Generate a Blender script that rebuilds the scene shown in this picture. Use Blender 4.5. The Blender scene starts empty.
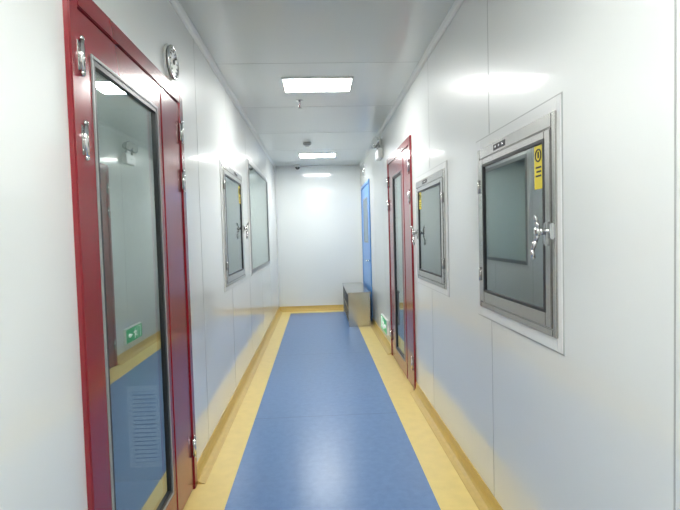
import bpy, bmesh, math
from mathutils import Vector, Matrix
S=0.9
WL,WR,H,D=0.7925,0.8924,2.875,9.6
YB=-3.4   # rear end of corridor (behind camera)
BLx,BRx=-0.557,0.625
scene=bpy.context.scene
try:
    scene.view_settings.view_transform='Standard'
    scene.view_settings.look='None'
except Exception: pass

# ---------------- materials
def mat(name,col,rough=0.4,metal=0.0,emit=0,spec=0.5,coat=0.0,noise=None,bump=None,emcol=None,aniso=0,crough=.08):
    m=bpy.data.materials.new(name); m.use_nodes=True
    nt=m.node_tree; b=nt.nodes["Principled BSDF"]
    b.inputs["Base Color"].default_value=(*col,1)
    b.inputs["Roughness"].default_value=rough
    b.inputs["Metallic"].default_value=metal
    b.inputs["Specular IOR Level"].default_value=spec
    b.inputs["Coat Weight"].default_value=coat
    b.inputs["Coat Roughness"].default_value=crough
    if emit:
        b.inputs["Emission Color"].default_value=(*(emcol or col),1)
        b.inputs["Emission Strength"].default_value=emit
    if noise or bump:
        tc=nt.nodes.new("ShaderNodeTexCoord")
        mp=nt.nodes.new("ShaderNodeMapping"); nt.links.new(tc.outputs["Object"],mp.inputs[0])
    if noise:
        sc,amt,stretch=noise
        mp.inputs["Scale"].default_value=stretch
        n=nt.nodes.new("ShaderNodeTexNoise"); n.inputs["Scale"].default_value=sc; n.inputs["Detail"].default_value=6
        nt.links.new(mp.outputs[0],n.inputs["Vector"])
        r=nt.nodes.new("ShaderNodeMapRange")
        r.inputs[1].default_value=.3;r.inputs[2].default_value=.7
        r.inputs[3].default_value=1-amt; r.inputs[4].default_value=1+amt
        nt.links.new(n.outputs[0],r.inputs[0])
        v=nt.nodes.new("ShaderNodeVectorMath"); v.operation='SCALE'
        v.inputs[0].default_value=col
        nt.links.new(r.outputs[0],v.inputs["Scale"]); nt.links.new(v.outputs[0],b.inputs["Base Color"])
    if bump:
        sc,st=bump
        n=nt.nodes.new("ShaderNodeTexNoise"); n.inputs["Scale"].default_value=sc; n.inputs["Detail"].default_value=2
        nt.links.new(mp.outputs[0],n.inputs["Vector"])
        bp=nt.nodes.new("ShaderNodeBump"); bp.inputs["Strength"].default_value=st; bp.inputs["Distance"].default_value=0.01
        nt.links.new(n.outputs[0],bp.inputs["Height"]); nt.links.new(bp.outputs[0],b.inputs["Normal"])
        nt.links.new(bp.outputs[0],b.inputs["Coat Normal"])
    return m
def glassmat(name,tint,refl,rough=0.0):
    m=bpy.data.materials.new(name); m.use_nodes=True; nt=m.node_tree; nt.nodes.clear()
    o=nt.nodes.new("ShaderNodeOutputMaterial"); mx=nt.nodes.new("ShaderNodeMixShader")
    t=nt.nodes.new("ShaderNodeBsdfTransparent"); g=nt.nodes.new("ShaderNodeBsdfGlossy")
    t.inputs[0].default_value=(*tint,1); g.inputs[0].default_value=(.93,.97,.96,1); g.inputs["Roughness"].default_value=rough
    lw=nt.nodes.new("ShaderNodeLayerWeight"); lw.inputs[0].default_value=0.5
    mr=nt.nodes.new("ShaderNodeMapRange"); mr.inputs[3].default_value=refl*0.45; mr.inputs[4].default_value=min(1,refl*1.5)
    nt.links.new(lw.outputs["Facing"],mr.inputs[0]); nt.links.new(mr.outputs[0],mx.inputs[0])
    nt.links.new(t.outputs[0],mx.inputs[1]); nt.links.new(g.outputs[0],mx.inputs[2]); nt.links.new(mx.outputs[0],o.inputs[0])
    return m
M={}
M['wall']=mat("wall_panel_white",(.82,.84,.82),0.38,spec=.4,coat=1.0,crough=.085,bump=(1.4,.02))
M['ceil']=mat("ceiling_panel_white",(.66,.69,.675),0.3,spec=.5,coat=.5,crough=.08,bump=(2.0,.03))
M['seam']=mat("panel_seam_grey",(.42,.43,.42),0.5)
M['alu']=mat("white_aluminium_trim",(.82,.83,.82),0.25)
M['cove']=mat("coving_gold_vinyl",(.62,.43,.12),0.3,noise=(30,.05,(1,1,1)))
M['yel']=mat("floor_yellow_vinyl",(.84,.65,.24),0.3,noise=(14,.04,(1,1,1)))
M['red']=mat("door_red_paint",(.25,.011,.02),0.22,coat=.4)
M['blued']=mat("door_blue_paint",(.10,.30,.70),0.3)
M['steel']=mat("brushed_stainless",(.54,.53,.51),0.27,metal=1,noise=(40,.10,(1,1,25)))
M['steel2']=mat("satin_stainless",(.52,.50,.46),0.22,metal=1,noise=(30,.08,(25,1,1)))
M['chrome']=mat("chrome",(.70,.70,.70),0.14,metal=1)
M['black']=mat("black_rubber",(.015,.016,.018),0.4)
M['grey']=mat("grey_plastic",(.30,.31,.31),0.4)
M['white']=mat("white_plastic",(.82,.82,.80),0.35)
M['lamp']=mat("led_panel_diffuser",(1,1,1),0.5,emit=54,emcol=(.985,1,.97))
M['roomfill']=mat("room_fill_panel",(1,1,1),0.5,emit=34,emcol=(.96,1,.97))  # glow for fill panels added in the side rooms
M['green']=mat("exit_green",(.0,.30,.10),0.35,emit=.35,emcol=(0,.5,.18))
M['signw']=mat("sign_white",(.9,.95,.9),0.4,emit=.5)
M['sticker']=mat("sticker_yellow",(.85,.68,.03),0.4)
M['ink']=mat("ink_black",(.02,.02,.02),0.5)
M['glass']=glassmat("door_glass",(.66,.72,.70),.35)
M['glass2']=glassmat("passbox_glass",(.52,.60,.56),.34)
M['glass3']=glassmat("window_glass",(.80,.86,.83),.45)
M['roomf']=mat("room_floor_grey",(.30,.38,.50),0.4)
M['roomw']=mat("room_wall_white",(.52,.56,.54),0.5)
# blue vinyl with marbling and welded seams
def bluemat():
    m=bpy.data.materials.new("floor_blue_vinyl"); m.use_nodes=True; nt=m.node_tree; b=nt.nodes["Principled BSDF"]
    b.inputs["Roughness"].default_value=.28
    tc=nt.nodes.new("ShaderNodeTexCoord")
    n=nt.nodes.new("ShaderNodeTexNoise"); n.inputs["Scale"].default_value=22; n.inputs["Detail"].default_value=8; n.inputs["Roughness"].default_value=.7
    nt.links.new(tc.outputs["Object"],n.inputs["Vector"])
    cr=nt.nodes.new("ShaderNodeValToRGB"); cr.color_ramp.elements[0].position=.3; cr.color_ramp.elements[1].position=.72
    cr.color_ramp.elements[0].color=(.098,.20,.42,1); cr.color_ramp.elements[1].color=(.14,.26,.50,1)
    nt.links.new(n.outputs[0],cr.inputs[0])
    sx=nt.nodes.new("ShaderNodeSeparateXYZ"); nt.links.new(tc.outputs["Object"],sx.inputs[0])
    ad=nt.nodes.new("ShaderNodeMath"); ad.operation='ADD'; ad.inputs[1].default_value=(8.4-3.94)*S
    nt.links.new(sx.outputs[1],ad.inputs[0])
    md=nt.nodes.new("ShaderNodeMath"); md.operation='MODULO'; md.inputs[1].default_value=2.1*S; nt.links.new(ad.outputs[0],md.inputs[0])
    lt=nt.nodes.new("ShaderNodeMath"); lt.operation='LESS_THAN'; lt.inputs[1].default_value=.009; nt.links.new(md.outputs[0],lt.inputs[0])
    mx=nt.nodes.new("ShaderNodeMix"); mx.data_type='RGBA'; mx.inputs[7].default_value=(.075,.15,.33,1)
    nt.links.new(lt.outputs[0],mx.inputs[0]); nt.links.new(cr.outputs[0],mx.inputs[6]); nt.links.new(mx.outputs[2],b.inputs["Base Color"])
    return m
M['blue']=bluemat()

# ---------------- mesh builder
class MB:
    def __init__(s,name): s.name=name; s.bm=bmesh.new(); s.mats=[]
    def mi(s,k):
        if k not in s.mats: s.mats.append(k)
        return s.mats.index(k)
    def _merge(s,t,k,smooth=False):
        i=s.mi(k)
        bmesh.ops.recalc_face_normals(t,faces=t.faces)
        vm={v:s.bm.verts.new(v.co) for v in t.verts}
        for f in t.faces:
            try:
                nf=s.bm.faces.new([vm[v] for v in f.verts]); nf.material_index=i; nf.smooth=smooth
            except ValueError: pass
        t.free()
    def box(s,x0,x1,y0,y1,z0,z1,k,bev=0,seg=2):
        t=bmesh.new(); bmesh.ops.create_cube(t,size=1)
        for v in t.verts:
            v.co=Vector(((x0+x1)/2+v.co.x*(x1-x0),(y0+y1)/2+v.co.y*(y1-y0),(z0+z1)/2+v.co.z*(z1-z0)))
        if bev: bmesh.ops.bevel(t,geom=t.edges[:],offset=bev,segments=seg,affect='EDGES')
        s._merge(t,k,False)
    def cyl(s,a,b,r,k,r2=None,seg=24):
        a=Vector(a);b=Vector(b);d=b-a
        t=bmesh.new(); bmesh.ops.create_cone(t,cap_ends=True,segments=seg,radius1=r,radius2=r if r2 is None else r2,depth=d.length)
        q=Vector((0,0,1)).rotation_difference(d.normalized()).to_matrix().to_4x4()
        bmesh.ops.transform(t,matrix=Matrix.Translation((a+b)/2)@q,verts=t.verts)
        i=s.mi(k); bmesh.ops.recalc_face_normals(t,faces=t.faces)
        vm={v:s.bm.verts.new(v.co) for v in t.verts}
        for f in t.faces:
            nf=s.bm.faces.new([vm[v] for v in f.verts]); nf.material_index=i; nf.smooth=len(f.verts)==4
        t.free()
    def sph(s,c,r,k,sc=(1,1,1)):
        t=bmesh.new(); bmesh.ops.create_uvsphere(t,u_segments=24,v_segments=14,radius=r)
        for v in t.verts: v.co=Vector(c)+Vector((v.co.x*sc[0],v.co.y*sc[1],v.co.z*sc[2]))
        s._merge(t,k,True)
    def tor(s,c,axis,R,r,k,n=32,m=10):
        t=bmesh.new(); ax=Vector(axis).normalized(); q=Vector((0,0,1)).rotation_difference(ax)
        vs=[]
        for i in range(n):
            a=2*math.pi*i/n
            for j in range(m):
                b=2*math.pi*j/m
                p=Vector(((R+r*math.cos(b))*math.cos(a),(R+r*math.cos(b))*math.sin(a),r*math.sin(b)))
                vs.append(t.verts.new(Vector(c)+q@p))
        for i in range(n):
            for j in range(m):
                t.faces.new([vs[i*m+j],vs[((i+1)%n)*m+j],vs[((i+1)%n)*m+(j+1)%m],vs[i*m+(j+1)%m]])
        s._merge(t,k,True)
    def tube(s,pts,r,k):
        for a,b in zip(pts[:-1],pts[1:]): s.cyl(a,b,r,k,seg=12)
        for p in pts: s.sph(p,r,k)
    def prism(s,poly,y0,y1,k,axis='y'):
        t=bmesh.new()
        def P(a,b,y): return (a,y,b) if axis=='y' else (y,a,b)
        A=[t.verts.new(P(a,b,y0)) for a,b in poly]; B=[t.verts.new(P(a,b,y1)) for a,b in poly]
        n=len(poly); t.faces.new(A); t.faces.new(B)
        for i in range(n): t.faces.new([A[i],A[(i+1)%n],B[(i+1)%n],B[i]])
        s._merge(t,k)
    def ring(s,w0,w1,y0,y1,z0,z1,t,k,side,bev=0,tb=None,tt=None):
        tb=t if tb is None else tb; tt=t if tt is None else tt
        a,b=sorted((X(side,w0),X(side,w1)))
        s.box(a,b,y0,y0+t,z0,z1,k,bev); s.box(a,b,y1-t,y1,z0,z1,k,bev)
        s.box(a,b,y0+t,y1-t,z1-tt,z1,k,bev)
        if tb: s.box(a,b,y0+t,y1-t,z0,z0+tb,k,bev)
    def sbox(s,side,w0,w1,y0,y1,z0,z1,k,bev=0):
        a,b=sorted((X(side,w0),X(side,w1))); s.box(a,b,y0,y1,z0,z1,k,bev)
    def done(s,parent=None):
        for v in s.bm.verts: v.co*=S
        cs=[v.co for v in s.bm.verts]
        c=Vector([(min(v[i] for v in cs)+max(v[i] for v in cs))/2 for i in range(3)])
        if s.name in("floor",) : c=Vector((0,0,0))
        for v in s.bm.verts: v.co-=c
        me=bpy.data.meshes.new(s.name); s.bm.to_mesh(me); s.bm.free()
        for k in s.mats: me.materials.append(M[k])
        o=bpy.data.objects.new(s.name,me); o.location=c; scene.collection.objects.link(o)
        if parent: o.parent=parent
        return o
def X(side,w): return WR-w if side=='R' else -WL+w

T=.08
def wall(name,side,holes):
    mb=MB(name)
    ys=sorted({YB,D}|{h[0] for h in holes}|{h[1] for h in holes}); zs=sorted({0,H}|{h[2] for h in holes}|{h[3] for h in holes})
    for y0,y1 in zip(ys[:-1],ys[1:]):
        run=None
        for z0,z1 in zip(zs[:-1],zs[1:]):
            cy,cz=(y0+y1)/2,(z0+z1)/2
            inside=any(h[0]<cy<h[1] and h[2]<cz<h[3] for h in holes)
            if inside:
                if run: mb.sbox(side,0,-T,y0,y1,run[0],run[1],'wall'); run=None
            else: run=(run[0],z1) if run else (z0,z1)
        if run: mb.sbox(side,0,-T,y0,y1,run[0],run[1],'wall')
    return mb
LD=(1.61,2.92,0,2.36); P1=(4.10,5.18,1.08,2.15); W2=(5.72,7.85,1.07,2.42)
RB=(1.735,2.585,1.09,1.935); RS=(3.28,4.22,1.10,1.94); RD=(4.43,5.88,0,2.40); BD=(8.0,9.38,0,2.42)
L=wall("wall_left",'L',[LD,P1,W2]); 
for y in (-2.4,-1.2,0.1,1.0,3.33,4.45,5.6,6.8,8.0,9.0):
    segs=[(.1,H)]
    for h in (P1,W2):
        if h[0]-.03<y<h[1]+.03: segs=[(.1,h[2]-.035),(h[3]+.035,H)]
    for a,b in segs: L.sbox('L',0,.0012,y-.003,y+.003,a,b,'seam')
L.done()
R=wall("wall_right",'R',[RB,RS,RD,BD])
for y in (-2.4,-1.2,0.0,1.16,2.44,3.74,6.3,7.5):
    segs=[(.1,H)]
    for h in (RB,RS):
        if h[0]-.03<y<h[1]+.03: segs=[(.1,h[2]-.05),(h[3]+.06,H)]
    for a,b in segs: R.sbox('R',0,.0012,y-.003,y+.003,a,b,'seam')
R.done()
b=MB("wall_back"); b.box(-3,3,D,D+T,0,H,'wall'); b.done()
b=MB("wall_front"); b.box(-3,3,YB-T,YB,0,H,'wall'); b.done()
# side rooms
b=MB("wall_room_left"); b.box(-3.0-T,-3.0,YB,D,0,H,'roomw'); b.box(-3.0,-WL-T,3.0,3.08,0,H,'roomw'); b.done()
b=MB("wall_room_right"); b.box(3.0,3.0+T,YB,D,0,H,'roomw'); b.box(WR+T,3.0,4.3,4.38,0,H,'roomw'); b.box(WR+T,3.0,7.0,7.08,0,H,'roomw'); b.done()
# floor
f=MB("floor"); t0=-.06
f.box(-3.0,-WL,YB,D,t0,0,'roomf'); f.box(WR,3.0,YB,D,t0,0,'roomf')
f.box(-WL,BLx,YB,D,t0,0,'yel'); f.box(BRx,WR,YB,D,t0,0,'yel')
f.box(BLx,BRx,D-.27,D,t0,0,'yel'); f.box(BLx,BRx,YB,D-.27,t0,0,'blue'); f.done()
# ceiling
c=MB("ceiling"); c.box(-3,3,YB,D,H,H+.08,'ceil')
for y in (-2.3,-.9,.3,1.5,2.7,3.9,5.2,6.5,7.8,9.0): c.box(-WL,WR,y-.003,y+.003,H-.0012,H,'seam')
c.done()
# coving
def cove(name,side,rngs):
    m=MB(name)
    pr=[(0,0),(0,.1),(.006,.1),(.007,.06),(.012,.036),(.022,.019),(.04,.009),(.06,.004),(.065,0)]
    for a,b_ in rngs: m.prism([(X(side,w),z) for w,z in pr],a,b_,'cove')
    m.done()
cove("baseboard_left",'L',[(YB,LD[0]),(LD[1],D)])
cove("baseboard_right",'R',[(YB,RD[0]),(RD[1],BD[0]),(BD[1],D)])
m=MB("baseboard_back"); pr=[(D,0),(D,.1),(D-.006,.1),(D-.007,.06),(D-.012,.036),(D-.022,.019),(D-.04,.009),(D-.065,0)]
m.prism(pr,-WL,WR,'cove',axis='x'); m.done()
# ceiling corner trims
for i,side in enumerate('LR'):
    m=MB("trim_%d"%(i+1)); pr=[(0,H),(0,H-.035),(.006,H-.035),(.012,H-.02),(.02,H-.012),(.035,H-.006),(.035,H)]
    m.prism([(X(side,w),z) for w,z in pr],YB,D,'alu'); m.done()
m=MB("trim_3"); m.box(-WL,WR,D-.03,D,H-.03,H,'alu',.008); m.done()
for i,(x) in enumerate((-WL,WR)):
    s=1 if i==0 else -1
    m=MB("trim_%d"%(4+i)); m.box(min(x,x+s*.02),max(x,x+s*.02),D-.02,D,.1,H-.03,'alu',.006); m.done()

# ---------------- doors
def hinge(mb,side,y,z):
    mb.cyl((X(side,.026),y,z-.055),(X(side,.026),y,z+.055),.009,'chrome',seg=16)
    for zz in(-.058,.058): mb.sph((X(side,.026),y,z+zz),.0095,'chrome')
    mb.sbox(side,.019,.0222,y-.018,y+.018,z-.05,z+.05,'steel',.001)
    for dz in(-.035,0,.035):
        for dy in(-.013,.013): mb.cyl((X(side,.022),y+dy,z+dz),(X(side,.0238),y+dy,z+dz),.003,'chrome',seg=10)
def dbl_door(name,side,y0,y1,zt,split,glass,big_near,hz):
    m=MB(name); ft=.06
    m.ring(.02,-.075,y0,y1,0,zt,ft,'red',side,.004,tb=0,tt=.075)
    a,b_=y0+ft,y1-ft; g0,g1,gz0,gz1=glass; top=zt-.08
    l0,l1=(a+.004,split-.003) if big_near else (split+.003,b_-.004)
    for q in [(l0,g0,.012,top),(g1,l1,.012,top),(g0,g1,.012,gz0),(g0,g1,gz1,top)]:
        m.sbox(side,.012,-.035,q[0],q[1],q[2],q[3],'red')
    m.ring(.017,.011,g0-.012,g1+.012,gz0-.012,gz1+.012,.012,'grey',side,.001)
    m.ring(.013,-.02,g0,g1,gz0,gz1,.02,'black',side)
    m.sbox(side,.002,-.004,g0+.01,g1-.01,gz0+.01,gz1-.01,'glass')
    s0,s1=(split+.003,b_-.004) if big_near else (a+.004,split-.003)
    m.sbox(side,.012,-.035,s0,s1,.012,top,'red',.003)
    m.sbox(side,.016,.010,split-.02,split+.02,.012,top,'red',.002)
    m.sbox(side,-.005,-.03,a,b_,0,.012,'black')
    for z in hz: hinge(m,side,a,z); hinge(m,side,b_,z)
    return m
m=dbl_door("door_1",'L',*LD[:2],LD[3],2.55,(1.775,2.46,.2,2.15),True,(2.12,1.84,.26)); m.done()
m=dbl_door("door_2",'R',*RD[:2],RD[3],4.84,(4.95,5.50,.17,2.14),False,(2.12,1.84,.26)); m.done()
m=MB("door_3")
m.ring(.015,-.075,BD[0],BD[1],0,BD[3],.06,'blued','R',.004,tb=0)
m.sbox('R',.006,-.035,BD[0]+.064,BD[1]-.064,.012,BD[3]-.064,'blued',.003)
m.ring(.012,.005,8.35,9.0,1.35,2.15,.03,'grey','R'); m.sbox('R',.009,.004,8.38,8.97,1.38,2.12,'glass2')
m.cyl((X('R',.005),8.15,1.05),(X('R',.06),8.15,1.05),.012,'chrome'); m.tube([(X('R',.06),8.15,1.05),(X('R',.06),8.28,1.05)],.01,'chrome')
m.sbox('R',-.005,-.03,BD[0]+.06,BD[1]-.06,0,.012,'black'); m.done()

# ---------------- pass boxes
def passbox(name,side,y0,y1,z0,z1,hy,gl,sticker=None,trim=.05,trn=None):
    e=bpy.data.objects.new(name,None); e.location=Vector((X(side,0),(y0+y1)/2,(z0+z1)/2))*S; scene.collection.objects.link(e)
    def fin(m):
        o=m.done(); o.location-=e.location; o.parent=e
    m=MB("cover_trim"); tn=trim if trn is None else trn
    m.sbox(side,.006,0,y0-tn,y0+.01,z0-trim,z1+trim,'alu',.002); m.sbox(side,.006,0,y1-.01,y1+trim,z0-trim,z1+trim,'alu',.002)
    m.sbox(side,.006,0,y0+.01,y1-.01,z0-trim,z0+.01,'alu',.002); m.sbox(side,.006,0,y0+.01,y1-.01,z1-.01,z1+trim,'alu',.002)
    # grey sealant line round the trim
    m.ring(.0022,0,y0-tn-.006,y1+trim+.006,z0-trim-.006,z1+trim+.006,.006,'seam',side); fin(m)
    m=MB("steel_frame"); fr=.03
    m.ring(.014,-.06,y0,y1,z0,z1,fr,'steel',side,.004,tt=.055)
    m.sbox(side,.0155,.013,y0+(y1-y0)*.55,y0+(y1-y0)*.72,z1-.042,z1-.014,'black',.001)
    for i in range(3):
        yy=y0+(y1-y0)*(.58+.05*i); m.cyl((X(side,.014),yy,z1-.028),(X(side,.019),yy,z1-.028),.006,'chrome',seg=12)
    fin(m)
    g0,g1,gz0,gz1=gl
    m=MB("leaf_frame"); l0,l1,lz0,lz1=y0+fr+.004,y1-fr-.004,z0+fr+.004,z1-.059
    for q in [(l0,g0,lz0,lz1),(g1,l1,lz0,lz1),(g0,g1,lz0,gz0),(g0,g1,gz1,lz1)]:
        m.sbox(side,.018,-.005,q[0],q[1],q[2],q[3],'steel',.003)
    m.ring(.020,.0,g0-.002,g1+.002,gz0-.002,gz1+.002,.012,'black',side); fin(m)
    m=MB("glass_pane"); m.sbox(side,.012,.006,g0,g1,gz0,gz1,'glass2'); fin(m)
    m=MB("chamber"); dp=-.62; a,b_,c_,d_=y0+.03,y1-.03,z0+.03,z1-.05
    m.sbox(side,-.06,dp,a-.01,a,c_,d_,'steel2'); m.sbox(side,-.06,dp,b_,b_+.01,c_,d_,'steel2')
    m.sbox(side,-.06,dp,a,b_,c_-.01,c_,'steel2'); m.sbox(side,-.06,dp,a,b_,d_,d_+.01,'steel2')
    m.ring(dp,dp-.03,a-.01,b_+.01,c_-.01,d_+.01,.09,'steel2',side); m.sbox(side,dp-.01,dp-.018,a+.07,b_-.07,c_+.07,d_-.07,'glass2')
    fin(m)
    zc=(z0+z1)/2-.03; s=1 if hy<(y0+y1)/2 else -1
    m=MB("lever_latch")
    m.sbox(side,.018,.030,hy-.014,hy+.014,zc-.045,zc+.045,'chrome',.005)
    m.cyl((X(side,.03),hy,zc+.01),(X(side,.055),hy,zc+.01),.014,'chrome')
    m.sph((X(side,.058),hy,zc+.01),.018,'chrome',(.7,1,1))
    m.tube([(X(side,.055),hy,zc+.02),(X(side,.062),hy-.006*s,zc+.045),(X(side,.07),hy-.01*s,zc+.065)],.0075,'chrome')
    m.tube([(X(side,.055),hy,zc),(X(side,.058),hy+.015*s,zc-.025),(X(side,.065),hy+.028*s,zc-.06),(X(side,.06),hy+.032*s,zc-.09)],.0085,'chrome')
    m.sbox(side,.012,.030,hy-.04*s-.010,hy-.04*s+.010,zc-.02,zc+.04,'chrome',.004)
    m.cyl((X(side,.03),hy-.04*s,zc+.012),(X(side,.045),hy,zc+.012),.006,'chrome',seg=12)
    fin(m)
    m=MB("hinges"); hy2=l1 if s>0 else l0
    for zz in (z0+.18,z1-.2): m.cyl((X(side,.02),hy2,zz-.035),(X(side,.02),hy2,zz+.035),.007,'steel',seg=14)
    fin(m)
    if sticker:
        a,b_,c_,d_=sticker; m=MB("warning_sticker"); m.sbox(side,.0122,.0132,a,b_,c_,d_,'sticker')
        yc=(a+b_)/2; w=b_-a; zt=d_-w*.55
        m.tor((X(side,.0134),yc,zt),(1,0,0),w*.33,w*.045,'ink')
        m.sbox(side,.0130,.0138,yc-w*.10,yc+w*.10,zt-w*.16,zt+w*.04,'ink')
        for i in range(4): m.sbox(side,.0130,.0138,yc-w*.10+i*w*.055,yc-w*.065+i*w*.055,zt+w*.03,zt+w*.2,'ink')
        zz=zt-w*.62
        for i in range(3):
            m.sbox(side,.0130,.0137,yc-w*.34,yc+w*(.34-.1*(i%2)),zz-w*.10,zz,'ink'); zz-=w*.24
        fin(m)
    return e
passbox("pass_box",'R',*RB,1.79,(1.815,2.50,1.18,1.845),(1.835,1.905,1.66,1.83),trn=.025)
passbox("pass_box",'R',*RS,4.15,(3.37,4.11,1.18,1.85),(4.02,4.09,1.70,1.84),trim=.04)
passbox("pass_box",'L',*P1,5.10,(4.19,5.04,1.17,2.05),(4.93,5.02,1.85,2.02),trim=.03)
# ---------------- observation window
m=MB("window_1"); y0,y1,z0,z1=W2
m.ring(.014,-.08,y0,y1,z0,z1,.045,'grey','L',.003); m.ring(.008,0,y0-.03,y1+.03,z0-.03,z1+.03,.035,'alu','L',.002)
m.sbox('L',.004,-.002,y0+.04,y1-.04,z0+.04,z1-.04,'glass3'); m.sbox('L',-.07,-.074,y0+.04,y1-.04,z0+.04,z1-.04,'glass3'); m.done()

# ---------------- wall fixtures
def gauge(side,y,z,r):
    m=MB("pressure_gauge")
    m.cyl((X(side,0),y,z),(X(side,.010),y,z),r*1.10,'white',seg=40)
    m.cyl((X(side,.010),y,z),(X(side,.022),y,z),r*.98,'black',seg=40)
    m.tor((X(side,.022),y,z),(1,0,0),r*.95,r*.10,'chrome',n=40)
    m.cyl((X(side,.022),y,z),(X(side,.025),y,z),r*.82,'white',seg=40)
    for i in range(11):
        a=math.radians(-50+i*28); cy,cz=math.cos(a),math.sin(a)
        m.cyl((X(side,.0265),y+cy*r*.6,z+cz*r*.6),(X(side,.0265),y+cy*r*.74,z+cz*r*.74),.0025,'ink',seg=6)
    m.cyl((X(side,.028),y,z),(X(side,.028),y+r*.4,z+r*.45),.003,'ink',seg=8); m.cyl((X(side,.025),y,z),(X(side,.03),y,z),.012,'ink')
    m.done()
gauge('L',2.75,2.48,.088); gauge('R',8.75,2.66,.10)
m=MB("emergency_light")
m.sbox('R',0,.06,6.34,6.66,2.50,2.63,'white',.01)
for y in(6.41,6.59):
    m.cyl((X('R',.035),y,2.63),(X('R',.035),y,2.67),.012,'grey',seg=14)
    m.cyl((X('R',.02),y,2.73),(X('R',.085),y-.03,2.72),.045,'chrome',.062)
    m.cyl((X('R',.085),y-.03,2.72),(X('R',.092),y-.033,2.719),.056,'white')
    m.tor((X('R',.087),y-.031,2.72),(-1,-.4,0),.058,.006,'chrome')
m.cyl((X('R',.06),6.5,2.565),(X('R',.064),6.5,2.565),.008,'green'); m.done()
# exit sign
SZ=.28
e=bpy.data.objects.new("exit_sign",None); e.location=Vector((WR,6.42,SZ))*S; scene.collection.objects.link(e)
m=MB("housing"); m.sbox('R',0,.03,6.14,6.70,SZ-.1,SZ+.1,'white',.006); m.sbox('R',.03,.0315,6.155,6.685,SZ-.088,SZ+.088,'green')
def P(u,v): return (X('R',.0325),6.42-u,SZ+v)
m.cyl((X('R',.0315),6.42+.02,SZ+.052),(X('R',.0335),6.42+.02,SZ+.052),.012,'signw')
for a,b_ in [((-.02,.036),(-.03,-.005)),((-.03,-.005),(-.005,-.03)),((-.005,-.03),(-.015,-.065)),((-.03,-.005),(-.055,-.035)),((-.055,-.035),(-.085,-.035)),((-.02,.032),(.01,.01)),((.01,.01),(.03,.02)),((-.02,.032),(-.055,.02)),((-.055,.02),(-.065,-.005))]:
    m.cyl(P(*a),P(*b_),.006,'signw',seg=8)
m.cyl(P(.09,0),P(.17,0),.008,'signw',seg=8)
m.cyl(P(.165,0),P(.21,0),.028,'signw',.001,seg=8)
for a,b_ in [((-.11,-.07),(-.11,.07)),((-.11,.07),(-.20,.07)),((-.20,.07),(-.20,-.07))]: m.cyl(P(*a),P(*b_),.004,'signw',seg=8)
o=m.done(); o.location-=e.location; o.parent=e
# ---------------- bench (stainless, open on the corridor side)
m=MB("stainless_steel_bench"); x0,x1,y0,y1,zt=.475,.845,7.75,9.35,.56
m.box(x0-.01,x1,y0-.01,y1+.01,zt-.03,zt,'steel2',.005)
for yy in (y0,y1-.02): m.box(x0,x1-.02,yy,yy+.02,.0,zt-.03,'steel2',.003)
m.box(x1-.035,x1-.02,y0+.02,y1-.02,0.03,zt-.03,'grey')
m.box(x0+.005,x1-.035,y0+.02,y1-.02,.05,.065,'steel2'); m.box(x0+.005,x1-.035,y0+.02,y1-.02,.27,.285,'steel2')
for i in(1,2,3): yy=y0+(y1-y0)*i/4; m.box(x0+.005,x1-.035,yy-.008,yy+.008,.065,zt-.03,'steel2')
m.done()
# ---------------- ceiling items
def clight(x0,x1,y0,y1,k='lamp'):
    m=MB("ceiling_light")
    m.box(x0,x1,y0,y0+.018,H-.014,H,'alu',.003); m.box(x0,x1,y1-.018,y1,H-.014,H,'alu',.003)
    m.box(x0,x0+.018,y0+.018,y1-.018,H-.014,H,'alu',.003); m.box(x1-.018,x1,y0+.018,y1-.018,H-.014,H,'alu',.003)
    m.box(x0+.018,x1-.018,y0+.018,y1-.018,H-.010,H-.002,k); m.done()
for yc in(4.44,8.3,.6,-2.6): clight(-.275,.36,yc-.2,yc+.2)
clight(-1.7,-1.1,1.9,2.3,'roomfill'); clight(-2.2,-1.6,6.2,7.0,'lamp'); clight(1.7,2.3,5.2,5.8,'roomfill')  # added fill panels, brighten the side rooms behind the door and window glass
m=MB("fire_sprinkler"); x,y=-.14,4.95
m.cyl((x,y,H-.008),(x,y,H),.035,'chrome'); m.cyl((x,y,H-.04),(x,y,H-.008),.011,'chrome')
m.tube([(x-.008,y,H-.04),(x-.017,y,H-.055),(x-.004,y,H-.075)],.003,'chrome'); m.tube([(x+.008,y,H-.04),(x+.017,y,H-.055),(x+.004,y,H-.075)],.003,'chrome')
m.cyl((x,y,H-.082),(x,y,H-.078),.022,'chrome'); m.cyl((x,y,H-.075),(x,y,H-.04),.004,'red',seg=10); m.done()
m=MB("smoke_detector"); x,y=-.11,7.21
m.cyl((x,y,H-.02),(x,y,H),.062,'white',seg=36); m.cyl((x,y,H-.045),(x,y,H-.02),.042,'white',.058,seg=36); m.cyl((x,y,H-.052),(x,y,H-.045),.03,'grey',seg=30)
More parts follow.
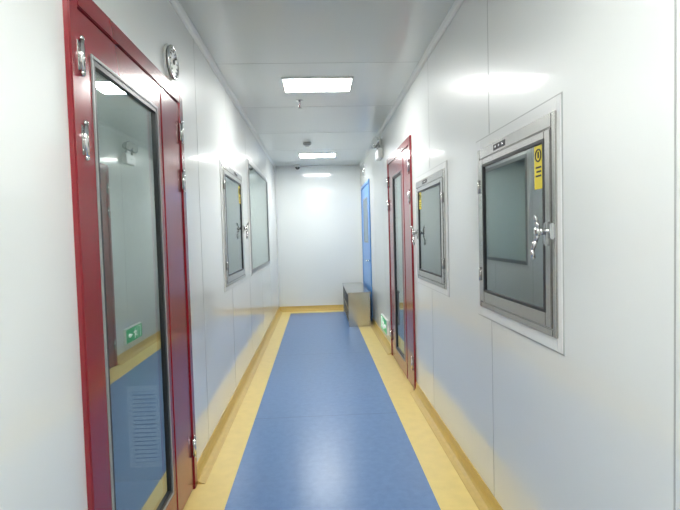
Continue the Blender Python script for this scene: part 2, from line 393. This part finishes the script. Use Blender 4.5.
m.tor((x,y,H-.03),(0,0,1),.052,.003,'grey'); m.done()
m=MB("security_camera"); x,y=-.34,9.4
m.cyl((x,y,H-.03),(x,y,H),.055,'white',seg=30); m.sph((x,y,H-.045),.045,'black'); m.tor((x,y,H-.035),(0,0,1),.046,.008,'white'); m.cyl((x-.004,y-.03,H-.055),(x-.004,y-.047,H-.06),.014,'grey'); m.done()
# return air grille inside left room
m=MB("return_air_grille"); a,b_,c_,d_=-1.20,-1.0,.09,.60; yy=3.0
m.box(a,a+.03,yy-.015,yy,c_,d_,'white',.002); m.box(b_-.03,b_,yy-.015,yy,c_,d_,'white',.002)
m.box(a+.03,b_-.03,yy-.015,yy,c_,c_+.03,'white',.002); m.box(a+.03,b_-.03,yy-.015,yy,d_-.03,d_,'white',.002)
m.box(a+.02,b_-.02,yy-.003,yy,c_+.02,d_-.02,'black')
for i in range(17):
    z=c_+.042+i*.0265; m.prism([(yy-.004,z+.010),(yy-.013,z-.004),(yy-.011,z-.006),(yy-.003,z+.007)],a+.02,b_-.02,'white',axis='x')
m.done()

# ---------------- world & camera
w=bpy.data.worlds.new("world"); scene.world=w; w.use_nodes=True
w.node_tree.nodes["Background"].inputs[0].default_value=(.8,.85,.85,1); w.node_tree.nodes["Background"].inputs[1].default_value=.3
ya,pi_,ro,F=.0463,.0418,-.0272,480.925
cy,sy,cp,sp=math.cos(ya),math.sin(ya),math.cos(pi_),math.sin(pi_)
fwd=Vector((sy*cp,cy*cp,-sp)); right=Vector((cy,-sy,0)); up=right.cross(fwd)
r2=right*math.cos(ro)+up*math.sin(ro); u2=-right*math.sin(ro)+up*math.cos(ro)
cd=bpy.data.cameras.new("camera"); cd.sensor_width=36; cd.lens=F/680*36; cd.clip_start=.02
co=bpy.data.objects.new("camera",cd)
mw=Matrix((( r2.x,u2.x,-fwd.x,0),(r2.y,u2.y,-fwd.y,0),(r2.z,u2.z,-fwd.z,1.5*S),(0,0,0,1)))
co.matrix_world=mw; scene.collection.objects.link(co); scene.camera=co
